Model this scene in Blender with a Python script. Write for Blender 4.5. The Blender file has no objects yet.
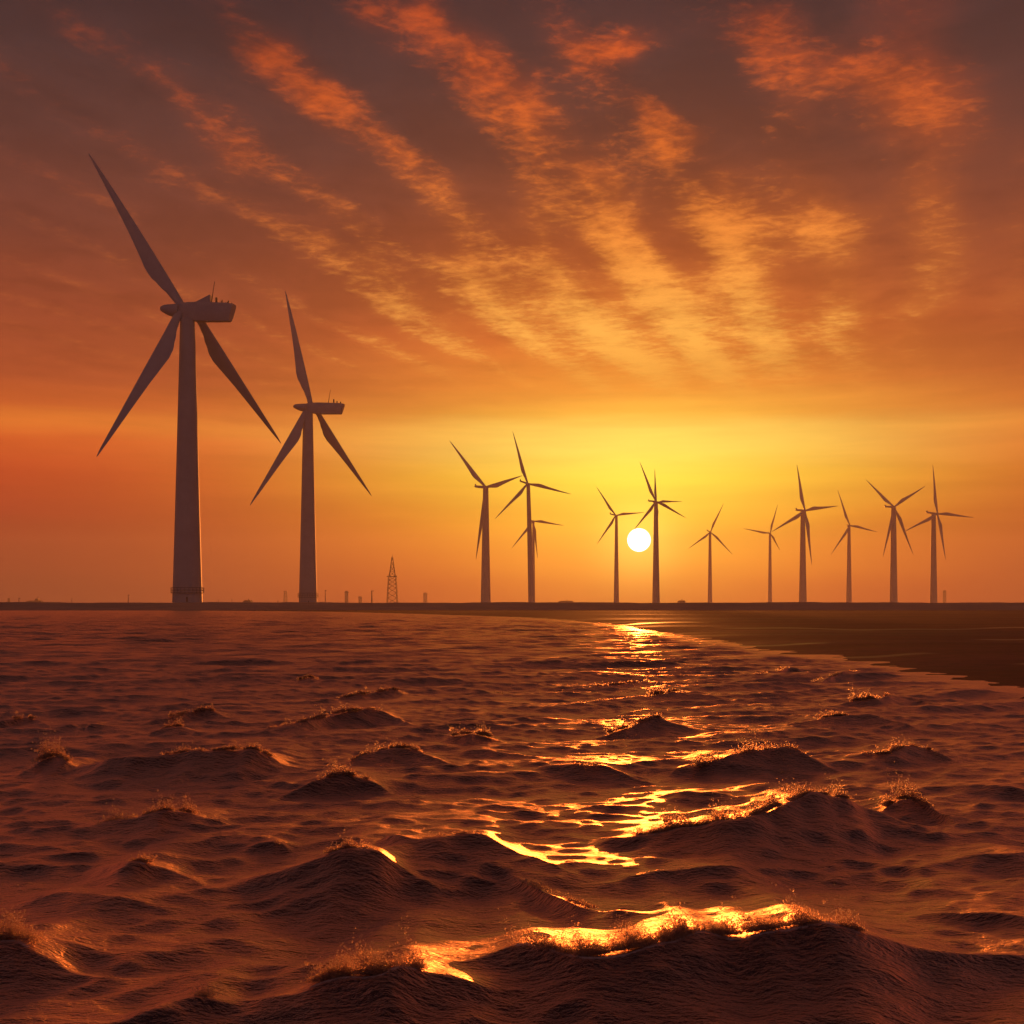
import bpy, bmesh, math, random
import numpy as np
from math import sin, cos, pi, radians, sqrt, exp, atan2, hypot
from mathutils import Vector, Matrix

random.seed(7)
rng = np.random.default_rng(11)
S = bpy.context.scene
COL = S.collection

# ------------------------------------------------------------------ camera
F = 1100.0          # focal length in pixels of the 1024 px frame
HOR = 604.0         # image row of the horizon
CH = 3.0            # height of the eye above the water
cam_data = bpy.data.cameras.new("camera")
cam_data.sensor_width = 36.0
cam_data.lens = 36.0 * F / 1024.0
cam_data.shift_y = (HOR - 512.0) / 1024.0
cam_data.clip_start = 0.1
cam_data.clip_end = 20000.0
cam = bpy.data.objects.new("camera", cam_data)
cam.location = (0, 0, CH)
cam.rotation_euler = (pi / 2, 0, 0)
COL.objects.link(cam)
S.camera = cam

# ------------------------------------------------------------------ exposure
S.view_settings.view_transform = 'Standard'
S.view_settings.look = 'None'
S.view_settings.exposure = 0.8
S.view_settings.gamma = 1.0
S.cycles.use_denoising = True
try:
    S.cycles.denoiser = 'OPENIMAGEDENOISE'
except Exception:
    pass
S.cycles.volume_bounces = 1
S.cycles.max_bounces = 6
S.cycles.sample_clamp_indirect = 6.0
S.cycles.use_light_tree = True

# ------------------------------------------------------------------ sun
SUN_AZ = atan2(639 - 512, F)
SUN_TAN = (HOR - 540.0) / hypot(F, 639 - 512)
SUN_EL = math.atan(SUN_TAN)
sun_dir = Vector((sin(SUN_AZ) * cos(SUN_EL), cos(SUN_AZ) * cos(SUN_EL), sin(SUN_EL)))
sl = bpy.data.lights.new("sun", 'SUN')
sl.energy = 1.8
sl.angle = radians(1.2)
sl.color = (1.0, 0.25, 0.04)
so = bpy.data.objects.new("sun", sl)
so.rotation_euler = sun_dir.to_track_quat('Z', 'Y').to_euler()
so.location = (0, 0, 400)
COL.objects.link(so)


# ------------------------------------------------------------------ node helpers
def lin(c):
    r = []
    for v in c:
        v = v / 255.0
        r.append(v / 12.92 if v <= 0.04045 else ((v + 0.055) / 1.055) ** 2.4)
    return (r[0], r[1], r[2], 1.0)


class G:
    """Small expression builder over a node tree."""
    def __init__(s, tree):
        s.t = tree
        s.N = tree.nodes
        s.L = tree.links

    def put(s, sock, v):
        if v is None:
            return
        if isinstance(v, (int, float)):
            sock.default_value = v
        elif isinstance(v, (tuple, list)):
            n = len(sock.default_value)
            sock.default_value = tuple(v)[:n]
        else:
            s.L.new(v, sock)

    def m(s, op, a, b=None, c=None, clamp=False):
        n = s.N.new('ShaderNodeMath')
        n.operation = op
        n.use_clamp = clamp
        s.put(n.inputs[0], a)
        s.put(n.inputs[1], b)
        s.put(n.inputs[2], c)
        return n.outputs[0]

    def add(s, a, b): return s.m('ADD', a, b)
    def sub(s, a, b): return s.m('SUBTRACT', a, b)
    def mul(s, a, b): return s.m('MULTIPLY', a, b)
    def div(s, a, b): return s.m('DIVIDE', a, b)

    def sstep(s, x, lo, hi, a=0.0, b=1.0):
        n = s.N.new('ShaderNodeMapRange')
        n.interpolation_type = 'SMOOTHSTEP'
        s.put(n.inputs[0], x)
        for i, v in enumerate((lo, hi, a, b)):
            s.put(n.inputs[i + 1], v)
        return n.outputs[0]

    def gauss(s, x, c, w):
        d = s.div(s.sub(x, c), w)
        return s.m('EXPONENT', s.mul(s.mul(d, d), -1.0))

    def xyz(s, x, y, z):
        n = s.N.new('ShaderNodeCombineXYZ')
        for i, v in enumerate((x, y, z)):
            s.put(n.inputs[i], v)
        return n.outputs[0]

    def sep(s, v):
        n = s.N.new('ShaderNodeSeparateXYZ')
        s.L.new(v, n.inputs[0])
        return n.outputs

    def noise(s, vec, scale=1.0, detail=4.0, rough=0.5, dist=0.0, color=False):
        n = s.N.new('ShaderNodeTexNoise')
        s.L.new(vec, n.inputs['Vector'])
        n.inputs['Scale'].default_value = scale
        n.inputs['Detail'].default_value = detail
        n.inputs['Roughness'].default_value = rough
        n.inputs['Distortion'].default_value = dist
        return n.outputs['Color' if color else 'Fac']

    def ramp(s, fac, stops, interp='LINEAR'):
        n = s.N.new('ShaderNodeValToRGB')
        cr = n.color_ramp
        cr.interpolation = interp
        while len(cr.elements) < len(stops):
            cr.elements.new(0.5)
        for e, (p, c) in zip(cr.elements, stops):
            e.position = p
            e.color = c
        s.L.new(fac, n.inputs[0])
        return n.outputs[0]

    def mix(s, fac, a, b, mode='MIX'):
        n = s.N.new('ShaderNodeMix')
        n.data_type = 'RGBA'
        n.blend_type = mode
        s.put(n.inputs[0], fac)
        s.put(n.inputs[6], a)
        s.put(n.inputs[7], b)
        return n.outputs[2]


# ------------------------------------------------------------------ sky (world)
world = bpy.data.worlds.new("World")
S.world = world
world.use_nodes = True
world.cycles.sampling_method = 'MANUAL'
world.cycles.sample_map_resolution = 1024
wt = world.node_tree
for n in list(wt.nodes):
    wt.nodes.remove(n)
g = G(wt)
tc = wt.nodes.new('ShaderNodeTexCoord')
D = tc.outputs['Generated']
dx, dy, dz = g.sep(D)
hyp = g.m('SQRT', g.add(g.mul(dx, dx), g.mul(dy, dy)))
e = g.m('MAXIMUM', g.div(dz, g.m('MAXIMUM', hyp, 0.02)), 0.0)     # tangent of the elevation
az = g.m('ARCTAN2', dx, dy)

def el(y):
    return (HOR - y) / F

EMAX = 0.8
def stops(lst):
    out = [(max(0.0, el(y)) / EMAX, lin(c)) for y, c in lst]
    return sorted(out, key=lambda q: q[0])

low_warp = g.noise(g.xyz(g.mul(az, 2.0), g.mul(e, 16.0), 0.0), 1.6, 4, 0.55)
lw = g.sub(low_warp, 0.5)
e_n = g.div(g.add(e, g.mul(lw, 0.030)), EMAX)
side = g.ramp(e_n, stops([(604, (70, 34, 38)), (585, (82, 34, 36)), (560, (108, 36, 35)), (520, (152, 46, 33)),
                          (480, (192, 66, 34)), (450, (218, 92, 38)), (434, (226, 118, 44)), (420, (200, 92, 42)),
                          (395, (168, 76, 42)), (330, (142, 66, 43)), (250, (112, 60, 48)), (160, (86, 55, 51)),
                          (80, (66, 49, 50)), (0, (48, 41, 46)), (-240, (34, 26, 30))]))
cent = g.ramp(e_n, stops([(604, (166, 62, 30)), (585, (194, 88, 30)), (560, (232, 134, 34)), (520, (246, 172, 38)),
                          (480, (254, 212, 62)), (450, (254, 222, 96)), (432, (252, 210, 92)), (415, (246, 176, 64)),
                          (390, (236, 144, 52)), (340, (216, 112, 46)), (250, (156, 78, 42)), (160, (106, 61, 48)),
                          (80, (80, 55, 52)), (0, (66, 50, 52)), (-240, (38, 28, 30))]))
daz = g.sub(az, SUN_AZ)
wc = g.gauss(daz, 0.0, 0.265)
base = g.mix(wc, side, cent)

# cloud plane: u runs across the cloud rolls, v along them
VP = atan2(925 - 512, F)
xr = g.sub(g.mul(dx, cos(VP)), g.mul(dy, sin(VP)))
yr = g.add(g.mul(dx, sin(VP)), g.mul(dy, cos(VP)))
dzp = g.m('MAXIMUM', g.add(dz, 0.004), 0.012)
u = g.div(xr, dzp)
v = g.div(yr, dzp)
wv = g.noise(g.xyz(u, g.mul(v, 0.6), 2.3), 0.9, 3, 0.5)
uw = g.add(u, g.mul(g.sub(wv, 0.5), 0.26))
roll = g.m('COSINE', g.mul(g.add(uw, 0.82), 2 * pi / 0.275))
roll = g.add(g.mul(roll, 0.5), 0.5)
big = g.noise(g.xyz(g.add(g.mul(u, 0.8), 3.1), g.mul(v, 0.55), 5.0), 1.0, 3, 0.55)
puff = g.noise(g.xyz(g.mul(uw, 2.4), g.mul(v, 1.9), 1.0), 2.1, 7, 0.62, 0.3)
fine = g.noise(g.xyz(g.mul(u, 5.0), g.mul(v, 6.5), 4.0), 4.2, 6, 0.66, 0.4)
rip = g.noise(g.xyz(g.mul(az, 26.0), g.add(g.mul(e, 95.0), g.mul(az, 22.0)), 9.0), 1.0, 5, 0.65, 0.9)
rmask = g.sub(1.0, g.mul(g.mul(g.sstep(az, 0.18, 0.30), g.sstep(dy, 0.5, 0.7)), 0.5))
lit = g.add(g.mul(g.mul(roll, rmask), 0.46), g.add(g.mul(big, 0.95), g.mul(puff, 1.0)))
lit = g.sub(lit, 0.36)
BL = [(262, 58, 48, 30, 10, .8), (322, 95, 40, 24, 25, .75), (385, 132, 62, 16, 35, .3), (430, 160, 52, 14, 35, .35), (228, 162, 44, 22, 25, .5),
      (325, 232, 92, 22, 34, .65), (402, 290, 80, 22, 40, .95), (428, 16, 24, 18, 40, .7), (482, 62, 76, 30, 52, .95), (532, 118, 62, 28, 52, .85),
      (470, 258, 62, 24, 50, .8), (497, 302, 46, 20, 50, .8), (597, 182, 56, 28, 42, 1.0), (627, 242, 54, 24, 55, 1.0), (658, 288, 72, 32, 45, .95),
      (545, 232, 60, 22, 55, .75), (620, 42, 56, 24, -12, .95), (658, 105, 42, 20, 22, 1.0), (676, 135, 38, 18, -10, 1.0), (722, 182, 72, 38, 35, .7),
      (738, 226, 48, 22, 0, .6), (770, 18, 54, 36, 0, .55), (850, 68, 88, 48, 20, .9), (915, 98, 84, 50, 10, .45), (818, 232, 60, 28, -10, .7),
      (742, 285, 60, 44, 60, .75), (780, 350, 110, 30, 0, .55), (692, 332, 100, 38, 25, .85), (598, 338, 110, 36, 20, .75), (838, 330, 100, 30, -15, .5),
      (900, 365, 130, 26, -12, .45), (935, 260, 90, 50, 0, .28), (370, 8, 34, 12, 10, .5), (160, 40, 40, 20, 10, .25), (60, 40, 40, 16, 10, .15),
      (560, 320, 90, 30, 30, .6)]
dyp = g.m('MAXIMUM', dy, 0.08)
SP = g.xyz(g.div(dx, dyp), g.div(dz, dyp), 0.0)
w1 = g.noise(SP, 9.0, 4, 0.6, 0.0, True)
va = wt.nodes.new('ShaderNodeVectorMath'); va.operation = 'MULTIPLY_ADD'
wt.links.new(w1, va.inputs[0]); va.inputs[1].default_value = (0.055, 0.055, 0); 
vb = wt.nodes.new('ShaderNodeVectorMath'); vb.operation = 'SUBTRACT'
wt.links.new(SP, vb.inputs[0]); vb.inputs[1].default_value = (0.0275, 0.0275, 0)
wt.links.new(vb.outputs[0], va.inputs[2])
guide = None
for bx_, by_, rx_, ry_, an_, am_ in BL:
    mp = wt.nodes.new('ShaderNodeMapping'); mp.vector_type = 'TEXTURE'
    wt.links.new(va.outputs[0], mp.inputs[0])
    mp.inputs[1].default_value = ((bx_ - 512) / F, (HOR - by_) / F, 0)
    mp.inputs[2].default_value = (0, 0, radians(-an_))
    mp.inputs[3].default_value = (rx_ * 1.9 / F, ry_ * 2.3 / F, 1)
    gt = wt.nodes.new('ShaderNodeTexGradient'); gt.gradient_type = 'QUADRATIC_SPHERE'
    wt.links.new(mp.outputs[0], gt.inputs[0])
    guide = g.m('MULTIPLY_ADD', gt.outputs['Fac'], am_, 0.0 if guide is None else guide)
guide = g.m('MINIMUM', guide, 0.85)
front = g.sstep(dy, 0.55, 0.75)
lit = g.add(g.mul(lit, g.sub(1.0, g.mul(front, 0.13))), g.mul(front, g.sub(g.mul(guide, 0.66), 0.0)))
lit = g.add(lit, g.mul(g.sub(fine, 0.5), 1.15))
lit = g.add(lit, g.mul(g.sub(rip, 0.5), 0.62))
lit_m = g.sstep(lit, 0.84, 1.62)
# where the underside is lit at all: fades to the left, to the far right and into the low sky
fl = g.sstep(az, -0.46, -0.16, 0.25, 1.0)
fr = g.sstep(az, 0.34, 0.50, 1.0, 0.3)
fe = g.mul(g.sstep(e, el(430), el(330)), g.sstep(e, el(60), el(-150), 1.0, 0.35))
lit_m = g.mul(g.mul(lit_m, fe), g.mul(fl, fr))
litcol_c = g.ramp(g.div(e, EMAX), stops([(400, (250, 178, 72)), (330, (252, 178, 78)), (250, (246, 150, 62)), (170, (238, 122, 48)),
                                         (80, (228, 100, 42)), (0, (206, 84, 40)), (-200, (120, 60, 44))]))
litcol_s = g.ramp(g.div(e, EMAX), stops([(400, (214, 112, 56)), (300, (208, 108, 54)), (160, (206, 86, 42)), (60, (170, 70, 40)),
                                         (0, (150, 62, 40)), (-200, (90, 50, 44))]))
litcol = g.mix(g.gauss(daz, 0.0, 0.34), litcol_s, litcol_c)
# broad soft glow of the cloud rolls, under the bright rippled parts
soft = g.add(g.add(g.mul(guide, 0.75), g.mul(roll, 0.30)), g.mul(g.sub(big, 0.5), 1.3))
soft = g.sstep(g.add(soft, g.mul(g.sub(puff, 0.5), 0.7)), 0.10, 1.05)
soft = g.mul(g.mul(g.mul(soft, fe), g.mul(fl, fr)), 0.62)
warm = g.mix(1.0, litcol, (0.74, 0.62, 0.55, 1), 'MULTIPLY')
base = g.mix(soft, base, warm)
sky = g.mix(lit_m, base, litcol)
# soft dark rolls between the lit ones
dark = g.sstep(g.add(g.mul(big, 0.8), g.mul(puff, 0.8)), 0.60, 0.92, 0.90, 1.10)
dk = g.add(1.0, g.mul(g.sub(dark, 1.0), g.sstep(e, el(440), el(330))))
wsp = g.noise(g.xyz(g.mul(az, 2.2), g.mul(e, 30.0), 3.0), 1.9, 5, 0.6, 0.3)
lowmod = g.add(1.0, g.mul(g.mul(g.sub(wsp, 0.5), 0.55), g.mul(g.sstep(e, el(585), el(520)), g.sstep(e, el(330), el(400), 0.25, 1.0))))
sky = g.mix(1.0, sky, g.xyz(g.mul(dk, lowmod), g.mul(dk, lowmod), g.mul(dk, lowmod)), 'MULTIPLY')
# glow round the sun and the disc itself
de = g.sub(e, SUN_TAN)
q2 = g.add(g.m('POWER', g.div(daz, 0.14), 2.0), g.m('POWER', g.div(g.sub(de, 0.022), 0.088), 2.0))
glow = g.m('EXPONENT', g.mul(q2, -1.0))
q3 = g.add(g.m('POWER', g.div(daz, 0.034), 2.0), g.m('POWER', g.div(de, 0.034), 2.0))
glow2 = g.m('EXPONENT', g.mul(q3, -1.0))
gl = g.mix(1.0, (0, 0, 0, 1), g.xyz(g.mul(glow, 0.36), g.mul(glow, 0.35), g.mul(glow, 0.04)), 'ADD')
gl = g.mix(1.0, gl, g.xyz(g.mul(glow2, 0.45), g.mul(glow2, 0.40), g.mul(glow2, 0.08)), 'ADD')
sky = g.mix(1.0, sky, gl, 'ADD')
vd = wt.nodes.new('ShaderNodeVectorMath'); vd.operation = 'DOT_PRODUCT'
vn = wt.nodes.new('ShaderNodeVectorMath'); vn.operation = 'NORMALIZE'
wt.links.new(D, vn.inputs[0]); wt.links.new(vn.outputs[0], vd.inputs[0])
vd.inputs[1].default_value = sun_dir
ang = g.m('ARCCOSINE', g.m('MINIMUM', vd.outputs['Value'], 1.0))
disc = g.sstep(ang, 0.0088, 0.0110, 1.0, 0.0)
sky = g.mix(disc, sky, (9.0, 8.6, 7.4, 1.0))
# the side of the sky turned away from the sunset is dim
back = g.sstep(dy, 0.55, -0.45, 1.0, 0.0)
bg = wt.nodes.new('ShaderNodeBackground')
dusk = g.ramp(g.div(e, EMAX), [(0.0, lin((108, 84, 98))), (0.4, lin((112, 86, 98))), (1.0, lin((76, 62, 72)))])
wt.links.new(g.mix(back, dusk, sky), bg.inputs['Color'])
bg.inputs['Strength'].default_value = 0.56
wo = wt.nodes.new('ShaderNodeOutputWorld')
wt.links.new(bg.outputs[0], wo.inputs['Surface'])


# ------------------------------------------------------------------ materials
def mat(name):
    m = bpy.data.materials.new(name)
    m.use_nodes = True
    nt = m.node_tree
    b = nt.nodes['Principled BSDF']
    return m, G(nt), b, nt

def geo_pos(gg):
    return gg.N.new('ShaderNodeNewGeometry').outputs['Position']

def simple(name, col, rough=0.6, var=0.15, scale=0.4, metal=0.0):
    m, gg, b, nt = mat(name)
    tcn = nt.nodes.new('ShaderNodeTexCoord')
    n = gg.noise(tcn.outputs['Object'], scale, 5, 0.6)
    a = tuple(c * (1 - var) for c in col) + (1,)
    c = tuple(min(1, c * (1 + var)) for c in col) + (1,)
    nt.links.new(gg.ramp(n, [(0.3, a), (0.7, c)]), b.inputs['Base Color'])
    b.inputs['Roughness'].default_value = rough
    b.inputs['Metallic'].default_value = metal
    return m

M_TOWER = simple('painted_tower_steel', (0.29, 0.29, 0.30), 0.55, 0.10, 0.12)
M_BLADE = simple('glassfibre_blade', (0.29, 0.29, 0.31), 0.45, 0.08, 0.2)
M_NAC = simple('nacelle_shell', (0.28, 0.27, 0.29), 0.5, 0.10, 0.25)
M_DARK = simple('dark_steel', (0.05, 0.045, 0.045), 0.6, 0.2, 0.8)
M_PYLON = simple('galvanised_steel', (0.12, 0.10, 0.10), 0.6, 0.15, 0.5)
M_CONC = simple('weathered_concrete', (0.22, 0.19, 0.17), 0.85, 0.2, 0.1)

# water
M_WATER, gg, b, nt = mat('sea_water')
pos = geo_pos(gg)
px, py, pz = gg.sep(pos)
dist = gg.m('SQRT', gg.add(gg.mul(px, px), gg.mul(py, py)))
rA = gg.noise(gg.xyz(gg.mul(px, 2.6), gg.mul(py, 6.5), pz), 1.0, 5, 0.62, 0.5)
rB = gg.noise(gg.xyz(gg.add(gg.mul(px, 9.0), gg.mul(py, 3.0)), gg.mul(py, 24.0), pz), 1.0, 4, 0.6, 0.3)
rC = gg.noise(gg.xyz(gg.mul(px, 17.0), gg.mul(py, 30.0), pz), 1.0, 3, 0.6)
rD = gg.noise(gg.xyz(gg.mul(px, 0.55), gg.mul(py, 1.5), 3.0), 1.0, 4, 0.6, 0.4)
rD = gg.mul(gg.mul(rD, 0.42), gg.sstep(dist, 25.0, 120.0))
hh = gg.add(rD, gg.add(gg.add(gg.mul(rA, 0.050), gg.mul(rB, 0.026)), gg.mul(rC, 0.017)))
bump = nt.nodes.new('ShaderNodeBump')
bump.inputs['Distance'].default_value = 1.0
bump.inputs['Strength'].default_value = 1.0
nt.links.new(hh, bump.inputs['Height'])
fa = nt.nodes.new('ShaderNodeAttribute')
fa.attribute_name = 'foam'
fn = gg.noise(gg.xyz(gg.mul(px, 22.0), gg.mul(py, 22.0), gg.mul(pz, 22.0)), 1.0, 5, 0.7)
fm = gg.sstep(gg.add(fa.outputs['Fac'], gg.mul(gg.sub(fn, 0.5), 1.6)), 0.55, 0.95)
fm = gg.mul(fm, gg.sstep(fa.outputs['Fac'], 0.05, 0.3))
# silty water: murky body under a glossy, faintly copper surface, weighted by Fresnel
nt.nodes.remove(b)
df = nt.nodes.new('ShaderNodeBsdfDiffuse')
gy = nt.nodes.new('ShaderNodeBsdfGlossy')
fr_ = nt.nodes.new('ShaderNodeFresnel')
fr_.inputs['IOR'].default_value = 1.25
mw = nt.nodes.new('ShaderNodeMixShader')
nt.links.new(gg.mix(fm, (0.060, 0.032, 0.027, 1), (0.60, 0.42, 0.34, 1)), df.inputs['Color'])
gy.inputs['Color'].default_value = (0.94, 0.60, 0.47, 1)
nt.links.new(gg.add(gg.sstep(dist, 22.0, 110.0, 0.40, 0.32), gg.mul(fm, 0.20)), gy.inputs['Roughness'])
for nd in (df, gy, fr_):
    nt.links.new(bump.outputs[0], nd.inputs['Normal'])
nt.links.new(gg.mul(fr_.outputs[0], gg.sub(1.0, gg.mul(fm, 0.7))), mw.inputs[0])
nt.links.new(df.outputs[0], mw.inputs[1])
nt.links.new(gy.outputs[0], mw.inputs[2])
nt.links.new(mw.outputs[0], nt.nodes['Material Output'].inputs['Surface'])

# spray droplets: clear water lit through from behind
M_SPRAY = bpy.data.materials.new('water_droplets')
M_SPRAY.use_nodes = True
nt = M_SPRAY.node_tree
for n in list(nt.nodes):
    nt.nodes.remove(n)
tr = nt.nodes.new('ShaderNodeBsdfTranslucent')
tr.inputs['Color'].default_value = (0.98, 0.72, 0.56, 1)
gs = nt.nodes.new('ShaderNodeBsdfRefraction')
gs.inputs['Color'].default_value = (1.0, 0.95, 0.9, 1)
gs.inputs['IOR'].default_value = 1.06
gs.inputs['Roughness'].default_value = 0.52
mx = nt.nodes.new('ShaderNodeMixShader')
mx.inputs[0].default_value = 0.6
nt.links.new(tr.outputs[0], mx.inputs[1])
nt.links.new(gs.outputs[0], mx.inputs[2])
tp = nt.nodes.new('ShaderNodeBsdfTransparent')
mx2 = nt.nodes.new('ShaderNodeMixShader')
mx2.inputs[0].default_value = 0.10
nt.links.new(mx.outputs[0], mx2.inputs[1])
nt.links.new(tp.outputs[0], mx2.inputs[2])
om = nt.nodes.new('ShaderNodeOutputMaterial')
nt.links.new(mx2.outputs[0], om.inputs['Surface'])

# ground: wet tidal mud, grass on the dike and beyond
M_GROUND, gg, b, nt = mat('tidal_mud_and_grass')
pos = geo_pos(gg)
px, py, pz = gg.sep(pos)
n1 = gg.noise(gg.xyz(gg.mul(px, 0.03), gg.mul(py, 0.10), 0.0), 1.0, 7, 0.6, 0.6)
n2 = gg.noise(gg.xyz(gg.mul(px, 0.9), gg.mul(py, 1.4), 0.0), 1.0, 6, 0.65)
n3 = gg.noise(gg.xyz(gg.mul(px, 0.01), gg.mul(py, 0.06), 7.0), 1.0, 4, 0.5, 0.4)
mud = gg.mix(gg.sstep(n1, 0.35, 0.65), (0.15, 0.042, 0.040, 1), (0.23, 0.068, 0.060, 1))
mud = gg.mix(gg.mul(gg.sstep(n2, 0.4, 0.7), 0.5), mud, (0.06, 0.042, 0.032, 1))
grass = gg.mix(gg.sstep(n1, 0.3, 0.7), (0.36, 0.22, 0.16, 1), (0.46, 0.28, 0.20, 1))  # dike grass paled and warmed: the haze over it is put into this colour
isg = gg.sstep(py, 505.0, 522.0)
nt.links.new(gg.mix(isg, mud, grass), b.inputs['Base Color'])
rr = gg.sstep(n3, 0.50, 0.68, 0.95, 0.6)
wa = nt.nodes.new('ShaderNodeAttribute'); wa.attribute_name = 'wet'
wm = gg.mul(gg.sstep(wa.outputs['Fac'], 0.2, 0.9), 0.7)
nt.links.new(gg.mul(gg.m('MAXIMUM', rr, gg.mul(isg, 0.9)), gg.sub(1.0, gg.mul(wm, 0.7))), b.inputs['Roughness'])
b.inputs['IOR'].default_value = 1.33
nt.links.new(gg.mul(gg.add(0.06, gg.mul(wm, 0.14)), gg.sub(1.0, gg.mul(isg, 0.8))), b.inputs['Specular IOR Level'])
bp = nt.nodes.new('ShaderNodeBump')
bp.inputs['Distance'].default_value = 1.0
nt.links.new(gg.mul(gg.sub(1.0, wm), 0.7), bp.inputs['Strength'])
nt.links.new(gg.add(gg.mul(n2, 0.10), gg.mul(n1, 0.4)), bp.inputs['Height'])
nt.links.new(bp.outputs[0], b.inputs['Normal'])


# ------------------------------------------------------------------ object helpers
def tag(o, label=None, cat=None, group=None, kind=None):
    if label: o['label'] = label
    if cat: o['category'] = cat
    if group: o['group'] = group
    if kind: o['kind'] = kind
    return o

def empty(name, loc, label, cat, group=None):
    o = bpy.data.objects.new(name, None)
    o.location = loc
    COL.objects.link(o)
    return tag(o, label, cat, group)

class MB:
    def __init__(s):
        s.v = []
        s.f = []

    def loft(s, rings, cap=True):
        """rings: list of equally long lists of points"""
        n = len(rings[0])
        b0 = len(s.v)
        for r in rings:
            s.v += [tuple(p) for p in r]
        for i in range(len(rings) - 1):
            for j in range(n):
                a = b0 + i * n + j
                c = b0 + i * n + (j + 1) % n
                s.f.append((a, c, c + n, a + n))
        if cap:
            s.f.append(tuple(b0 + j for j in range(n))[::-1])
            k = b0 + (len(rings) - 1) * n
            s.f.append(tuple(k + j for j in range(n)))

    def tube(s, a, b, r0, r1=None, n=10):
        a, b = Vector(a), Vector(b)
        r1 = r0 if r1 is None else r1
        d = (b - a).normalized()
        x = d.orthogonal().normalized()
        y = d.cross(x)
        s.loft([[a + (x * cos(t) + y * sin(t)) * r0 for t in [2 * pi * k / n for k in range(n)]],
                [b + (x * cos(t) + y * sin(t)) * r1 for t in [2 * pi * k / n for k in range(n)]]])

    def lathe(s, prof, n=40, c=(0, 0)):
        s.loft([[(c[0] + r * cos(2 * pi * k / n), c[1] + r * sin(2 * pi * k / n), z) for k in range(n)] for r, z in prof])

    def box(s, x0, x1, y0, y1, z0, z1):
        s.loft([[(x0, y0, z0), (x1, y0, z0), (x1, y1, z0), (x0, y1, z0)],
                [(x0, y0, z1), (x1, y0, z1), (x1, y1, z1), (x0, y1, z1)]])

    def build(s, name, m, parent=None, smooth=True, angle=35, bevel=0):
        me = bpy.data.meshes.new(name)
        me.from_pydata(s.v, [], s.f)
        bm = bmesh.new()
        bm.from_mesh(me)
        bmesh.ops.recalc_face_normals(bm, faces=bm.faces)
        bm.to_mesh(me)
        bm.free()
        me.materials.append(m)
        if smooth:
            me.shade_smooth()
            me.set_sharp_from_angle(angle=radians(angle))
        o = bpy.data.objects.new(name, me)
        COL.objects.link(o)
        if parent is not None:
            o.parent = parent
        if bevel:
            md = o.modifiers.new('bevel', 'BEVEL')
            md.width = bevel
            md.segments = 2
        return o

def unproj(x, y, d):
    """point seen at pixel (x, y) at depth d"""
    return Vector(((x - 512) * d / F, d, CH + (HOR - y) * d / F))

def mesh_np(name, V, quads, m, smooth=True):
    me = bpy.data.meshes.new(name)
    me.vertices.add(len(V))
    me.vertices.foreach_set('co', V.astype(np.float32).ravel())
    nq, k = quads.shape
    me.loops.add(nq * k)
    me.loops.foreach_set('vertex_index', quads.astype(np.int32).ravel())
    me.polygons.add(nq)
    me.polygons.foreach_set('loop_start', (np.arange(nq) * k).astype(np.int32))
    me.polygons.foreach_set('loop_total', np.full(nq, k, np.int32))
    me.materials.append(m)
    me.update(calc_edges=True)
    if smooth:
        me.shade_smooth()
    o = bpy.data.objects.new(name, me)
    COL.objects.link(o)
    return o

def polar_grid(azs, rs):
    A, R = np.meshgrid(azs, rs)               # rows: radius
    nr, na = A.shape
    i = np.arange(nr - 1)[:, None] * na + np.arange(na)[None, :]
    j = np.arange(nr - 1)[:, None] * na + (np.arange(na)[None, :] + 1) % na
    q = np.stack([i, j, j + na, i + na], -1).reshape(-1, 4)[:, ::-1]
    return A, R, q

def az_list(fine_n, half=0.50, coarse_n=90):
    f = np.linspace(-half, half, fine_n)
    t = np.linspace(0, 1, coarse_n + 2)[1:-1]
    rest = half + (2 * pi - 2 * half) * (0.5 - 0.5 * np.cos(pi * t))
    return np.concatenate([f, rest])

# ------------------------------------------------------------------ ground
SHORE = [(-400, 525), (0, 522), (200, 500), (300, 450), (380, 370), (450, 300), (560, 206), (640, 132), (700, 99), (760, 73), (880, 53),
         (1000, 41), (1100, 37), (1300, 33)]
s_az = np.array([-3.2, -2.2, -1.4] + [atan2(x - 512, F) for x, _ in SHORE] + [1.2, 1.8, 2.4, 3.2])
s_r = np.array([600, 600, 540] + [hypot(1, (x - 512) / F) * d for x, d in SHORE] + [50, 120, 600, 600])

def shore_r(az):
    base = np.interp(az, s_az, s_r)
    w = np.sin(az * 23 + 1) * 0.03 + np.sin(az * 61 + 2) * 0.013 + np.sin(az * 140) * 0.005 + np.sin(az * 333 + 4) * 0.003
    return base * (1 + w * np.clip((az + 0.15) / 0.2, 0, 1))

def smooth01(t):
    t = np.clip(t, 0, 1)
    return t * t * (3 - 2 * t)

STREAKS = [(585, 735, 624, 0.8), (690, 1100, 630.0, 0.9), (800, 970, 657.5, 1.2), (690, 860, 645.0, 0.8), (985, 1120, 666, 1.4),
           (940, 1100, 641, 0.7), (860, 930, 649, 0.7)]

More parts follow.
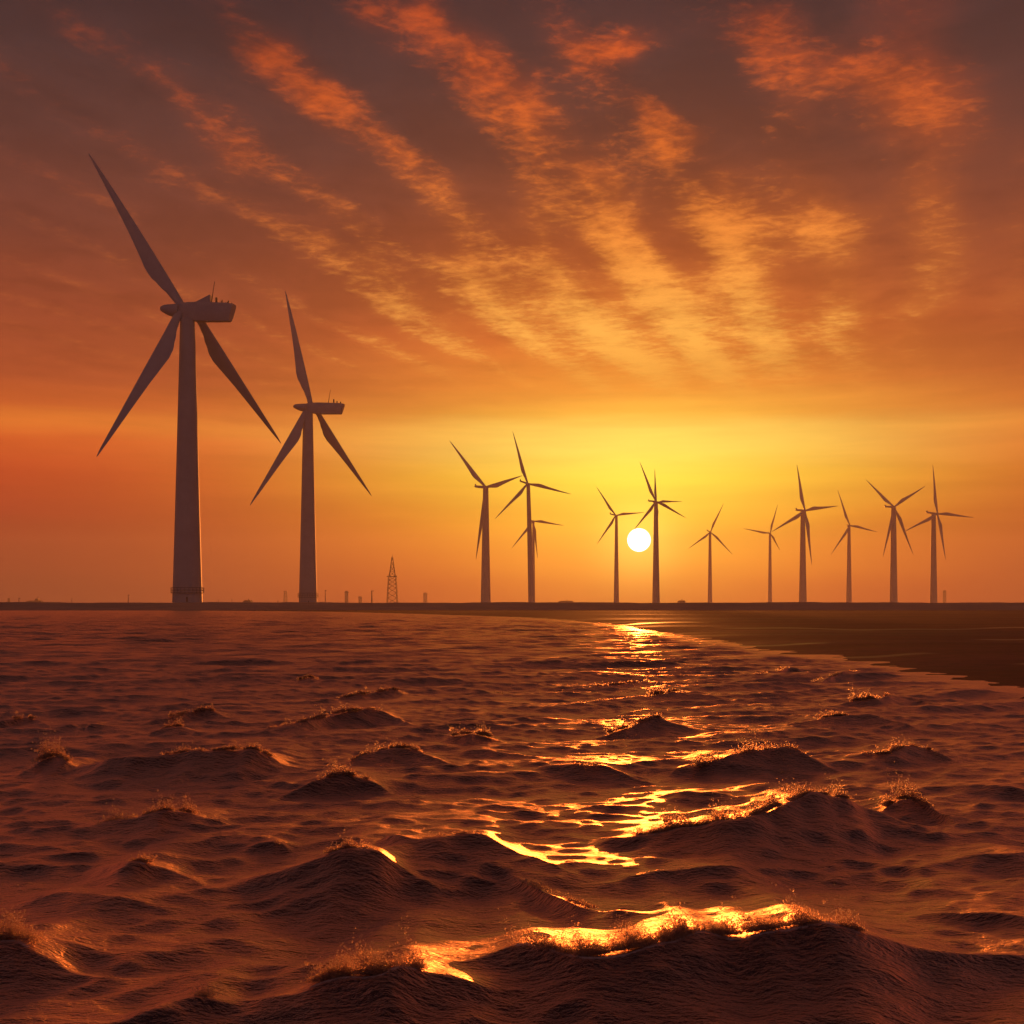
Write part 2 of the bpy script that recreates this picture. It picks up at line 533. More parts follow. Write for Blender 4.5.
def ground_z(A, R):
    X = R * np.sin(A); Y = R * np.cos(A)
    sr = shore_r(A)
    t = R - sr
    flat = 0.16 * smooth01(t / (0.25 * sr + 6)) - 2.0 * smooth01(-t / (0.5 * sr + 4))
    z = flat + 0.03 * np.sin(X * 0.11 + 2 * np.sin(Y * 0.05)) * smooth01(t / 15) * np.clip(1 - Y / 400, 0, 1)
    pxx = 512 + F * X / np.maximum(Y, 1)
    dk = 3.75 * smooth01((Y - 518) / 28)
    z = np.where(Y > 505, np.maximum(z, 0) * (1 - smooth01((Y - 505) / 15)) + dk, z)
    z = z - 1.2 * smooth01((Y - 585) / 40)
    top = smooth01((Y - 535) / 10) * smooth01((600 - Y) / 20)
    z = z + top * (0.14 * np.sin(X * 0.045 + 1) + 0.10 * np.sin(X * 0.13 + 2) + 0.09 * np.sin(X * 0.41) * np.sin(X * 0.07))
    return X, Y, z

rs = [0.0]
r = 3.0
while r < 4300:
    rs.append(r)
    r *= 1.004 if 30 < r < 170 else 1.010 if 30 < r < 470 else (1.004 if 470 <= r < 660 else 1.03)
rs = np.array(rs)
A, R, Q = polar_grid(az_list(500, 0.50, 80), rs)
X, Y, Z = ground_z(A, R)
wet = np.zeros_like(X)
pxx = 512 + F * X / np.maximum(Y, 1)
for x0, x1, yy, hw in STREAKS:
    wob = np.sin(pxx * 0.021 + yy) * 0.9 + np.sin(pxx * 0.057 + yy * 2) * 0.4
    rc = CH * F / (yy + wob - HOR)
    w = rc * rc / (CH * F) * hw
    wet = np.maximum(wet, np.exp(-((Y - rc) / w) ** 2) * smooth01((pxx - x0) / 60) * smooth01((x1 - pxx) / 60) * (Y > 5))
ground = mesh_np('ground', np.stack([X, Y, Z], -1).reshape(-1, 3), Q, M_GROUND)
at = ground.data.attributes.new('wet', 'FLOAT', 'POINT')
at.data.foreach_set('value', wet.astype(np.float32).ravel())
tag(ground, kind='structure', label='dark tidal mud flat and low grassy dike along the horizon')

# ------------------------------------------------------------------ water
# breaking crests: (x pixel, y pixel of the crest, visible face height in pixels); spray (x from, x to, height px, density)
CR = [
 ([(455,985,0),(485,968,18),(513,949,38),(540,952,42),(580,961,40),(631,955,46),(660,948,50),(693,938,56),(720,945,48),(736,949,46),(752,942,56),(783,934,62),(814,930,68),(853,931,64),(877,940,46),(931,957,22),(990,972,0)], [(513,862,20,3.0),(560,700,10,2.2)]),
 ([(225,1010,0),(250,1007,8),(301,994,26),(311,987,34),(349,978,44),(383,978,46),(397,970,52),(417,974,44),(441,979,36),(485,987,24),(530,1000,0)], [(308,420,24,3.4)]),
 ([(120,1022,0),(160,1006,18),(190,1000,24),(215,1006,16),(245,1018,0)], [(194,206,14,1.6)]),
 ([(-120,975,0),(-60,958,14),(0,945,36),(20,942,38),(45,958,20),(80,975,0)], [(-30,32,24,3.0)]),
 ([(225,888,0),(253,882,8),(301,868,28),(325,859,42),(352,852,50),(373,857,44),(404,872,22),(441,893,0)], [(325,373,14,2.2)]),
 ([(372,856,0),(400,849,20),(434,841,34),(462,837,38),(489,841,32),(523,862,14),(557,876,4),(585,884,0)], [(415,492,5,1.3)]),
 ([(560,834,0),(600,838,4),(642,840,12),(681,832,22),(724,828,30),(756,820,36),(791,805,46),(822,798,50),(850,801,42),(869,811,24),(904,826,8),(950,840,0)], [(640,852,15,3.2),(645,740,6,1.6)]),
 ([(870,818,0),(887,809,8),(900,803,17),(912,800,20),(924,805,16),(943,817,9),(971,824,3),(1000,830,0)], [(887,930,20,3.0)]),
 ([(670,774,0),(687,770,5),(722,762,12),(762,754,20),(792,750,24),(812,760,12),(842,770,0)], [(695,803,11,2.6)]),
 ([(845,760,0),(862,756,3),(887,755,9),(907,749,14),(927,749,12),(947,757,5),(965,763,0)], [(866,932,8,2.2)]),
 ([(590,737,0),(602,735,2),(627,729,9),(657,718,18),(682,725,9),(712,731,0)], [(608,662,7,2.0)]),
 ([(755,727,0),(772,725,2),(812,721,7),(837,718,11),(872,715,15),(892,722,8),(922,731,0)], [(815,848,7,2.0)]),
 ([(815,708,0),(832,705,2),(862,701,7),(877,700,9),(897,694,12),(912,697,8),(937,707,0)], [(852,890,9,2.4)]),
 ([(525,772,0),(542,770,4),(577,766,11),(607,766,13),(632,775,5),(655,781,0)], [(560,607,2,0.8)]),
 ([(545,709,0),(562,707,2),(607,701,7),(647,697,6),(682,691,13),(712,696,5),(737,700,0)], [(648,685,6,1.8),(570,607,3,1.0)]),
 ([(545,692,0),(562,690,2),(612,686,6),(652,681,6),(680,683,0)], [(590,650,3,1.2)]),
 ([(795,685,0),(812,682,2),(837,675,5),(862,671,5),(880,676,0)], [(812,862,2,1.0)]),
 ([(735,678,0),(760,674,3),(790,668,4),(812,672,0)], [(750,790,2,0.9)]),
 ([(15,776,0),(29,769,6),(38,761,15),(53,756,20),(64,762,15),(76,768,5),(92,775,0)], [(30,70,18,2.6)]),
 ([(60,776,0),(73,771,4),(94,765,16),(111,759,23),(132,761,21),(146,760,21),(170,757,24),(205,755,27),(234,752,30),(255,750,32),(267,756,22),(281,765,9),(300,772,0)], [(162,270,6,1.6),(242,270,8,1.4)]),
 ([(60,838,0),(82,832,4),(105,825,9),(132,823,12),(152,816,20),(167,812,26),(182,813,22),(205,821,11),(229,829,0)], [(98,193,12,2.2),(182,195,18,1.5)]),
 ([(70,877,0),(88,870,4),(108,865,13),(129,863,22),(141,863,22),(164,867,13),(182,876,5),(205,885,0)], [(134,149,12,3.0)]),
 ([(130,726,0),(146,722,2),(170,717,6),(190,712,9),(211,711,8),(231,718,0)], [(168,213,6,2.0)]),
 ([(140,737,0),(152,733,2),(170,728,8),(179,727,9),(199,734,0)], [(161,181,8,2.0)]),
 ([(-40,724,0),(0,721,6),(23,718,6),(32,719,4),(52,725,0)], [(10,32,4,1.6)]),
 ([(245,735,0),(265,731,4),(300,725,11),(325,717,14),(350,712,16),(380,710,16),(395,717,6),(412,725,0)], [(268,382,6,1.8),(308,328,9,1.4)]),
 ([(270,797,0),(290,792,3),(320,781,13),(345,776,18),(365,780,11),(397,791,0)], [(318,368,12,2.2)]),
 ([(335,766,0),(350,762,4),(380,752,13),(405,749,17),(430,757,9),(452,766,0)], [(352,424,9,2.2)]),
 ([(438,740,0),(450,737,4),(470,734,11),(490,737,5),(507,741,0)], [(452,492,12,2.4)]),
 ([(305,704,0),(320,702,2),(360,695,6),(395,690,8),(412,694,0)], [(338,398,5,1.8)]),
 ([(285,684,0),(295,681,3),(310,677,8),(325,682,0)], [(297,320,3,1.6)]),
 ([(48,730,0),(67,727,3),(88,724,7),(100,721,6),(125,727,0)], []),
 ([(890,915,0),(932,910,6),(992,914,14),(1024,920,16),(1080,925,10),(1120,930,0)], []),
 ([(-60,850,0),(0,845,9),(60,848,7),(105,857,0)], []),
 ([(215,850,0),(240,845,4),(275,843,9),(293,851,0)], [(272,280,2,0.6)]),
 ([(495,876,0),(510,880,5),(545,893,13),(580,908,14),(620,920,5),(650,926,0)], [(520,600,3,2.0)]),
 ([(425,691,0),(450,688,4),(480,690,3),(505,694,0)], [(495,505,1,0.6)]),
 ([(205,800,0),(330,800,6),(380,797,5),(420,803,0)], []),
 ([(440,752,0),(480,748,6),(520,752,5),(545,757,0)], []),
 ([(640,798,0),(690,796,9),(720,800,6),(750,806,0)], []),
 ([(930,792,0),(975,786,8),(1024,790,9),(1070,800,0)], []),
 ([(930,860,0),(985,852,10),(1024,850,14),(1100,862,0)], []),
 ([(620,888,0),(680,872,10),(740,870,14),(790,882,0)], []),
 ([(5,905,0),(60,892,14),(120,896,12),(180,915,0)], []),
]
crests = []
for pts, sp in CR:
    xs, ys, hs, pp = [], [], [], []
    for (x, y, hp) in pts:
        hp = hp * 0.66
        d = CH * F / (y + hp - HOR)
        xs.append((x - 512) * d / F); ys.append(d); hs.append(hp * d / F); pp.append(x)
    o = np.argsort(xs)
    xs, ys, hs, pp = (np.array(q)[o] for q in (xs, ys, hs, pp))
    span = xs[-1] - xs[0]
    NS = 600
    xd = np.linspace(xs[0] - .55 * span, xs[-1] + .55 * span, NS)
    def smo(q, half):
        kk = np.exp(-np.linspace(-2.2, 2.2, 2 * half + 1) ** 2); kk /= kk.sum()
        q = np.concatenate([np.full(half, q[0]), q, np.full(half, q[-1])])
        return np.convolve(q, kk, 'valid')
    sl0 = (ys[len(ys) // 2] - ys[0]) / max(xs[len(xs) // 2] - xs[0], .1)
    sl1 = (ys[-1] - ys[len(ys) // 2]) / max(xs[-1] - xs[len(xs) // 2], .1)
    yd = np.interp(xd, xs, ys)
    yd = yd + np.where(xd < xs[0], (xd - xs[0]) * np.clip(sl0, -.6, .6), 0) + np.where(xd > xs[-1], (xd - xs[-1]) * np.clip(sl1, -.6, .6), 0)
    hd = np.interp(xd, xs, hs, left=0, right=0)
    pd = np.interp(xd, xs, pp)
    hd = 0.76 * smo(hd, 16) + 0.42 * smo(hd, 120)
    hd *= smooth01((xd - xd[0]) / (0.3 * span)) * smooth01((xd[-1] - xd) / (0.3 * span))
    sm = lambda q, *_: q
    yd = smo(yd, 22)
    crests.append((xd, yd, hd, pd, sp))

comp = []
for k in range(150):
    lam = 0.22 * (7.5 / 0.22) ** ((k + rng.random()) / 150)
    th = rng.normal(0.26, 0.30 if lam > 0.8 else 0.5) + pi * 1.5
    kx, ky = cos(th) * 2 * pi / lam, sin(th) * 2 * pi / lam
    sl_ = 0.0138 if lam > 0.9 else 0.0190
    if lam > 4.5: sl_ *= 0.6
    comp.append((lam, kx, ky, sl_ * lam / (2 * pi) * 1.5, rng.random() * 2 * pi))

def wave_field(X, Y, R, cell):
    H = np.zeros_like(X); DX = np.zeros_like(X); DY = np.zeros_like(X)
    for lam, kx, ky, a, ph in comp:
        w = np.clip(lam / (2.4 * cell) - 0.6, 0, 1)
        if w.max() <= 0:
            continue
        if lam > 1.2:
            w = w * (0.62 + 0.68 * np.clip((R - 18) / 30, 0, 1))
        p = kx * X + ky * Y + ph
        kk = hypot(kx, ky)
        s_ = np.sin(p); c_ = np.cos(p)
        H += a * w * s_
        DX += a * w * c_ * kx / kk * 1.15
        DY += a * w * c_ * ky / kk * 1.15
    return H, DX, DY

def crest_profile(s, a):
    """s: metres behind the crest (positive: away from the viewer)"""
    wf = 1.35 * a + 0.07
    wb = 3.6 * a + 0.22
    w = np.where(s < 0, wf, wb)
    q = np.sqrt((s / w) ** 2 + 0.004) - 0.063
    p = np.exp(-q * 1.05)
    tr = -0.22 * np.exp(-((s + 2.6 * wf) / (1.3 * wf)) ** 2)
    return p + tr

rs = [0.0]
r = 2.0
while r < 640:
    rs.append(r)
    r *= 1.02 if r < 6.5 else (1.0028 if r < 60 else 1.0042)
rs = np.array(rs)
azs = az_list(1250, 0.50, 110)
A, R, Q = polar_grid(azs, rs)
X = R * np.sin(A); Y = R * np.cos(A)
cell = np.gradient(rs)[:, None] * np.ones_like(A)
cell = np.maximum(cell, R * np.where(np.abs(A) < 0.5, 0.0008, 0.02))
H, DX, DY = wave_field(X, Y, R, cell)
sr = shore_r(np.where(A > pi, A - 2 * pi, A))
calm = smooth01((sr * 1.02 - R) / (0.22 * sr))
calm = 0.06 + 0.94 * calm
H *= calm; DX *= calm; DY *= calm
foam = np.zeros_like(X)
HH = np.zeros_like(X)
LFACT = np.zeros_like(X)
for xs, ys, hs, pp, sp in crests:
    m_ = (X > xs[0]) & (X < xs[-1]) & (np.abs(Y - ys.mean()) < (ys.max() - ys.min()) / 2 + 9)
    if not m_.any():
        continue
    xx = X[m_]
    # smooth interpolation along the crest with a little raggedness
    yc = np.interp(xx, xs, ys) + 0.05 * np.sin(xx * 3.1 + ys[0]) * 1.0 + 0.02 * np.sin(xx * 8.3)
    a = np.interp(xx, xs, hs) * (1 + 0.05 * np.sin(xx * 5.3 + ys[0] * 3) + 0.03 * np.sin(xx * 13.0))
    a = np.maximum(a, 1e-3)
    s_ = Y[m_] - yc
    p = crest_profile(s_, a)
    HH[m_] += a * p
    LFACT[m_] = np.maximum(LFACT[m_], np.clip(p, 0, 1) * np.clip(a / 0.15, 0, 1))
    pxs = np.interp(xx, xs, pp)
    for x0, x1, hp, dens in sp:
        wv_ = smooth01((pxs - x0 + 6) / 12) * smooth01((x1 + 6 - pxs) / 12)
        f = np.where(s_ < 0, np.exp(-(s_ / (0.06 * a + 0.012)) ** 2), np.exp(-(s_ / (0.22 * a + 0.04)) ** 2))
        foam[m_] = np.maximum(foam[m_], wv_ * f * min(1, dens / 2.4))
amp = 1 - 0.62 * LFACT
H = H * amp + HH
XX = X + DX * amp; YY = Y + DY * amp
H[0, :] = H[0, 0]; XX[0, :] = 0; YY[0, :] = 0
water = mesh_np('water', np.stack([XX, YY, H], -1).reshape(-1, 3), Q, M_WATER)
at = water.data.attributes.new('foam', 'FLOAT', 'POINT')
at.data.foreach_set('value', foam.astype(np.float32).ravel())
tag(water, kind='structure', label='choppy dark red sea with small breaking waves')

# spray thrown up from the crests
octv = np.array([(1, 0, 0), (-1, 0, 0), (0, 1, 0), (0, -1, 0), (0, 0, 1), (0, 0, -1)], float)
octf = np.array([(0, 2, 4), (2, 1, 4), (1, 3, 4), (3, 0, 4), (2, 0, 5), (1, 2, 5), (3, 1, 5), (0, 3, 5)])
C = []; RAD = []
for xs, ys, hs, pp, sp in crests:
    for x0, x1, hp, dens in sp:
        n = int((x1 - x0) * dens * (6.5 + hp * 1.2))
        d0 = ys.mean()
        # clumpy distribution along the crest
        t = rng.random(n * 3)
        k1, k2, k3 = rng.random(3) * 6.28
        L = (x1 - x0)
        dn = 0.45 + 0.35 * np.sin(t * L / 7 + k1) + 0.3 * np.sin(t * L / 2.7 + k2) + 0.15 * np.sin(t * L / 1.2 + k3)
        t = t[rng.random(n * 3) < dn * (0.35 + 0.65 * np.sin(np.clip(t, 0, 1) * pi) ** 0.5)][:n]
        n = len(t)
        px_ = x0 + t * L
        xw = np.interp(px_, pp, xs)
        yw = np.interp(xw, xs, ys)
        a = np.interp(xw, xs, hs)
        m1 = d0 / F                       # metres per pixel there
        hloc = hp * m1 * (0.35 + 0.65 * (0.5 + 0.5 * np.sin(px_ / 9 + k2)) ) * np.minimum(1, 0.25 + a / 0.16)
        up = rng.exponential(1.0, n) * hloc * 0.36
        tight = rng.random(n) < 0.5
        up = np.where(tight, np.abs(rng.normal(0, 1.0, n)) * m1 * 0.9, np.minimum(up, hloc * 2.2))
        back_ = np.abs(rng.normal(0, 1, n)) * 0.16 + up * 0.6
        back_ = np.where(tight, 0.015 + np.abs(rng.normal(0.0, 0.08, n)), back_)
        side_ = rng.normal(0, 0.03, n) - up * 0.35
        prof = crest_profile(np.maximum(back_, 0), np.maximum(a, 1e-3))
        zz = a * np.maximum(prof, 0.6) * np.where(tight, 1, 1) + up + 0.015
        C.append(np.stack([xw + side_, yw + 0.05 * np.sin(xw * 3.1 + ys[0]) + 0.02 * np.sin(xw * 8.3) + back_, zz - 0.004], -1))
        base_r = np.clip(0.40 * m1, 0.0034, 0.018)
        RAD.append(base_r * rng.lognormal(0, 0.5, n) * np.where(up > hloc, 0.75, 1.0))
C = np.concatenate(C); RAD = np.concatenate(RAD)
n = len(C)
st = 1 + 0.5 * rng.random((n, 1, 3))
Vv = C[:, None, :] + octv[None] * RAD[:, None, None] * st
Ff = (np.arange(n)[:, None, None] * 6 + octf[None]).reshape(-1, 3)
spray = mesh_np('sea_spray', Vv.reshape(-1, 3), Ff, M_SPRAY, smooth=True)
tag(spray, 'fine glowing droplets of spray blown off the breaking wave crests', 'sea spray', kind='stuff')
print('spray droplets', n, 'water verts', XX.size)

# ------------------------------------------------------------------ wind turbines
AIR = [(1.0, 0.0), (0.86, 0.26), (0.62, 0.46), (0.36, 0.5), (0.10, 0.40), (-0.10, 0.0),
       (0.10, -0.34), (0.36, -0.42), (0.62, -0.36), (0.86, -0.20)]
CHORD = [(0.0, 9.0), (0.04, 9.0), (0.10, 10.6), (0.17, 14.2), (0.24, 17.4), (0.29, 17.6), (0.36, 15.6), (0.48, 12.4),
         (0.62, 9.4), (0.76, 6.6), (0.88, 4.2), (0.95, 2.5), (0.985, 1.3), (1.0, 0.35)]

def make_blade(parent, org, root, tip, sz, bulge=1, bend=0.0, width=1.0):
    """root, tip: world points; sz metres per reference pixel"""
    d = tip - root
    L = d.length
    d.normalize()
    viewdir = Vector((0, 1, 0))
    side = d.cross(viewdir)
    side.normalize()
    side = side * bulge           # trailing edge side
    nrm = d.cross(side).normalized()
    mb = MB()
    rings = []
    for i in range(len(CHORD) - 1):
        for sub in range(3 if i < len(CHORD) - 2 else 4):
            f = sub / 3
            if sub == 3 or True:
                pass
            t = CHORD[i][0] * (1 - f) + CHORD[i + 1][0] * f
            f2 = f * f * (3 - 2 * f) if i < 5 else f
            c = CHORD[i][1] * (1 - f2) + CHORD[i + 1][1] * f2
            c *= sz * width
            rr0 = 4.5 * sz * width
            le = rr0 * (1 - 0.75 * t)                       # leading edge nearly straight
            le = min(le, c * 0.5)
            cyl = max(0.0, 1 - t / 0.17)
            thick = c * (1.0 * cyl + (1 - cyl) * (0.30 - 0.14 * t))
            tw = radians(26) * max(0, (0.35 - t)) ** 1.0
            ctr = root + d * (L * t) + side * (bend * L * (t * t - t)) * 1.0
            ring = []
            for k in range(16):
                q = 2 * pi * k / 16
                ex, ey = cos(q), sin(q)
                # ellipse morphs to an airfoil: thick near the leading edge, thin at the trailing edge
                xa = 0.5 - 0.5 * ex                          # 0 leading .. 1 trailing
                th = ey * (0.5 if cyl > 0.99 else (0.5 * cyl + (1 - cyl) * 0.62 * (1 - xa) ** 0.55 * min(1.0, 1.0)))
                off = -le + xa * c
                p_s = side * off
                p_n = nrm * (th * thick * (1.0 if cyl > 0.99 else 1.0))
                v_ = p_s * cos(tw) + p_n + nrm * (off * sin(tw))
                ring.append(ctr + v_ - org)
            rings.append(ring)
    mb.loft(rings)
    return mb.build('blade', M_BLADE, parent, angle=50)

def oct_ring(x, zt, zb, hw, xs=0.0, cham=0.30):
    """octagonal section across the nacelle; xs shears the top forward"""
    h = zt - zb
    c1, c2 = cham * 0.55, cham
    pts = [(-hw * 0.72, zb), (hw * 0.72, zb), (hw, zb + h * c2), (hw, zt - h * c1), (hw * 0.8, zt), (-hw * 0.8, zt), (-hw, zt - h * c1), (-hw, zb + h * c2)]
    return [(x + xs * ((z - zb) / max(h, 1e-6)) + 0.2 * y, y, z) for y, z in pts]

def round_ring(x, zt, zb, hw, n=20):
    zc = (zt + zb) / 2
    return [(x, hw * cos(2 * pi * k / n), zc + (zt - zb) / 2 * sin(2 * pi * k / n)) for k in range(n)]

HUBM = 145.0
def turbine(label, group, cx, hub, d, base_w, top_w, blades, R_, kind='far', nac_left=None, base_y=603.5, ztop_off=4, widths=1.0, lean=0.0):
    s = d / F
    zg = 3.7 if d < 600 else 2.5
    org = Vector(((cx - 512) * s, d, zg))
    root = empty('wind_turbine', org, label, 'wind turbine', group)
    def P(x, y):            # pixel to local metres in the turbine's own plane
        return ((x - cx) * s, CH + (HOR - y) * s - zg)
    k = R_ / 182.0          # size against the largest
    ztop = P(0, hub[1])[1] + 0.0 - ztop_off * k * s
    # tower: rings at flange joints
    mb = MB()
    r0, r1 = base_w / 2 * s, top_w / 2 * s
    prof = []
    ns = 26
    fl_ = [0.27, 0.52, 0.76]
    for i in range(ns + 1):
        t = i / ns
        prof.append((r0 + (r1 - r0) * (t ** 0.92), ztop * t))
    mb.lathe(prof, 48)
    mb.v = [(x_ + lean * s * z_ / ztop, y_, z_) for x_, y_, z_ in mb.v]
    tower = mb.build('tower', M_TOWER, root, angle=60)
    for t in fl_:
        mb = MB()
        rr = r0 + (r1 - r0) * t ** 0.92
        z = ztop * t
        mb.lathe([(rr + 0.01, z - 0.16), (rr + 0.06, z - 0.12), (rr + 0.06, z + 0.12), (rr + 0.01, z + 0.16)], 48)
        mb.v = [(x_ + lean * s * z_ / ztop, y_, z_) for x_, y_, z_ in mb.v]
        mb.build('flange_ring', M_TOWER, tower, angle=30)
    if kind == 'near':
        # service platform with railing near the foot, door above the ground
        zp = P(0, 592.8 if d < 600 else 597.2)[1]
        rr = r0 + (r1 - r0) * (zp / ztop)
        mb = MB()
        ro = rr + 0.9
        mb.lathe([(rr + 0.002, zp - 0.2), (ro, zp - 0.2), (ro, zp), (rr + 0.002, zp)], 48)
        pf = mb.build('service_platform', M_DARK, tower, angle=30)
        mb = MB()
        hz = 2.6 if d < 600 else 3.0
        nn = 26
        for i in range(nn):
            q = 2 * pi * i / nn
            mb.tube((cos(q) * (ro - .1), sin(q) * (ro - .1), zp), (cos(q) * (ro - .1), sin(q) * (ro - .1), zp + hz), 0.07, n=6)
        for hf in (0.5, 1.0):
            z = zp + hz * hf
            rg = []
            for i in range(49):
                q = 2 * pi * i / 48
                c0 = Vector((cos(q) * (ro - .1), sin(q) * (ro - .1), z))
                e1 = Vector((cos(q), sin(q), 0)); e2 = Vector((0, 0, 1))
                rg.append([c0 + (e1 * cos(w) + e2 * sin(w)) * 0.11 for w in [2 * pi * j / 6 for j in range(6)]])
            mb.loft(rg, cap=False)
        mb.build('railing', M_DARK, pf)
        mb = MB()
        q = -pi / 2 + 0.25
        w_, h_ = 0.055, 2.6
        rd = r0 + 0.05
        mb.loft([[(cos(q - w_) * rd, sin(q - w_) * rd, .3), (cos(q + w_) * rd, sin(q + w_) * rd, .3), (cos(q + w_) * (rd - .3), sin(q + w_) * (rd - .3), .3), (cos(q - w_) * (rd - .3), sin(q - w_) * (rd - .3), .3)],
                 [(cos(q - w_) * rd, sin(q - w_) * rd, .3 + h_), (cos(q + w_) * rd, sin(q + w_) * rd, .3 + h_), (cos(q + w_) * (rd - .3), sin(q + w_) * (rd - .3), .3 + h_), (cos(q - w_) * (rd - .3), sin(q - w_) * (rd - .3), .3 + h_)]])
        mb.build('door', M_DARK, tower, smooth=False)
        # nacelle, spinner pointing left
        nose = nac_left[0]; kx = nac_left[1]; y0 = nac_left[2]; ky = nac_left[3]
        def N(x, y):
            return P(nose + (x - 160.2) * kx, y0 + (y - 312) * ky)
        mb = MB()
        rings = []
        for x, zt, zb, hw in [(160.0, 308.7, 309.3, .3), (160.8, 306.4, 311.0, 2.4), (163.5, 305.2, 312.8, 4.4), (168, 304.6, 315.2, 6.2), (174, 304.2, 317.2, 7.2), (179.5, 304.0, 318.2, 7.6)]:
            X0, Zt = N(x, zt); _, Zb = N(x, zb)
            rings.append(round_ring(X0, Zt, Zb, hw * kx * s))
        mb.loft(rings)
        mb.build('spinner', M_NAC, root, angle=70)
        mb = MB()
        rings = []
        for x, zt, zb, hw, xs_ in [(179.7, 304.6, 317.8, 6.5, 0), (183, 303.6, 318.8, 7.6, 0), (190, 303.0, 320.4, 8.4, 0), (199, 302.8, 321.6, 8.8, 0), (214, 303.2, 321.6, 8.8, 0),
                                   (224.5, 303.6, 321.6, 8.4, 2.0), (230.2, 304.6, 321.5, 7.8, 4.4)]:
            X0, Zt = N(x, zt); _, Zb = N(x, zb)
            rings.append(oct_ring(X0, Zt, Zb, hw * 0.6 * kx * s, xs_ * kx * s))
        mb.loft(rings)
        nac = mb.build('nacelle', M_NAC, root, angle=25, bevel=0.12)
        if kind == 'near' and d < 600:
            mb = MB()
            a_ = N(193.5, 303.4); b_ = N(211, 295.2); c_ = N(211, 303.4)
            for w0 in (1,):
                hw = 3.6 * s
                mb.loft([[(a_[0], -hw * .5, a_[1]), (b_[0], -hw, b_[1]), (c_[0], -hw, c_[1])], [(a_[0], hw * .5, a_[1]), (b_[0], hw, b_[1]), (c_[0], hw, c_[1])]])
            mb.build('cooler_cowl', M_NAC, nac, smooth=False, bevel=0.08)
        mb = MB()
        p0 = N(211.3, 304); p1 = N(214.6, 281.5)
        mb.tube((p0[0], 0, p0[1]), (p1[0], 0, p1[1]), 0.26, 0.12, 8)
        mb.build('lightning_mast', M_DARK, nac)
        small = [(216.2, 297.2, 0.9, 2.0), (221.0, 300.4, .35, 1.5), (222.6, 300.2, .35, -2.5), (225.6, 302.2, .5, 0), (227.2, 301.6, .5, 3), (228.8, 301.0, .5, -3), (231.5, 302.6, .4, 1)] if d < 600 else \
                [(219.5, 296.5, .9, 0), (224.0, 299.2, .7, 2), (229.5, 300.8, .8, -1)]
        for xx, yt, hw, yy in small:
            mb = MB()
            q0 = N(xx, 304.8); q1 = N(xx, yt)
            w = hw * kx * s
            mb.loft([[(q0[0] + a * w, yy * s * .5 + b_ * w, q0[1]) for a, b_ in ((-1, -1), (1, -1), (1, 1), (-1, 1))],
                     [(q1[0] + a * w, yy * s * .5 + b_ * w, q1[1] - .1 * s) for a, b_ in ((-1, -1), (1, -1), (1, 1), (-1, 1))],
                     [(q1[0] + a * w * .5, yy * s * .5 + b_ * w * .5, q1[1]) for a, b_ in ((-1, -1), (1, -1), (1, 1), (-1, 1))]])
            mb.build('roof_sensor', M_DARK, nac, smooth=False)
    else:
        # nacelle seen from the sunset side: tail to the left with an upright cooler
        hx, hz = P(*hub)
        nx, nz = P(*nac_left)
        ln = hx - nx
        hh_ = 3.1 * k * 2.0 * s
        mb = MB()
        rings = []
        for f, tt, bb in [(0, .30, .30), (.12, .48, .42), (.55, .52, .5), (.9, .48, .5), (1.04, .36, .4)]:
            X0 = nx + ln * f
            zc = nz + (hz - nz) * f
            rings.append(oct_ring(X0, zc + tt * hh_, zc - bb * hh_, hh_ * .55))
        mb.loft(rings)
        nac = mb.build('nacelle', M_NAC, root, angle=25)
        mb = MB()
        mb.box(nx + ln * .01, nx + ln * .13, -hh_ * .45, hh_ * .45, nz + .28 * hh_, nz + 1.0 * hh_)
        mb.build('cooler', M_NAC, nac, smooth=False)
        mb = MB()
        mb.loft([round_ring(hx + q * hh_, hz + w * hh_, hz - w * hh_, w * hh_, 16) for q, w in [(-.35, .50), (.1, .56), (.45, .46), (.72, .26), (.85, .06)]])
        mb.build('hub', M_NAC, root, angle=70)
    for bl in blades:
        (rx, ry), (tx, ty), bulge, dsign = bl[:4]
        width = bl[4] if len(bl) > 4 else widths
        bend = bl[5] if len(bl) > 5 else 0.02
        pl = hypot(tx - rx, ty - ry)
        full = R_
        dep = sqrt(max(0.0, full * full - pl * pl)) * s * 0.8 * (1 if dsign > 0 else -1)
        rdep = dsign * 2.2 * k * s if kind == 'near' else 0
        r_ = unproj(rx, ry, d + rdep)
        t_ = unproj(tx, ty, d + rdep + dep)
        make_blade(root, org, r_, t_, s * k, bulge, bend, width)
    return root

GN = 'two great wind turbines at the left'
GF = 'row of distant wind turbines behind the dike'
turbine('largest wind turbine, leftmost of all, its nacelle roof carrying a small cowl and thin mast', GN, 187.5, (184, 311), 560, 29.4, 14.2,
        [((182.5, 308), (88, 153), 1, 1, .90, 0.03), ((179.5, 313), (96.6, 457), 1, -1, .95, 0.0), ((198.5, 318), (281, 443.5), -1, 1, 0.84, 0.0)],
        184, 'near', (160.2, 1.0, 312, 1.0), ztop_off=8)
turbine('second largest wind turbine, right of the leftmost giant, a thin mast on its nacelle', GN, 308, (308, 408), 818, 18.2, 9.6,
        [((310.5, 404), (285, 290.5), 1, 1, .88, 0.03), ((306, 411), (250, 505.5), 1, -1, .95, 0.0), ((316.5, 411), (371.5, 496), -1, 1, .84, 0.0)],
        117, 'near', (293.3, 0.683, 408.4, 0.60), ztop_off=6)

def hub_blades(hub, tips, **kw):
    out = []
    for i, t in enumerate(tips):
        bulge = kw.get('b', [1] * 9)[i]
        ds = kw.get('ds', [1, -1, 1, -1, 1])[i]
        out.append((hub, t, bulge, ds))
    return out

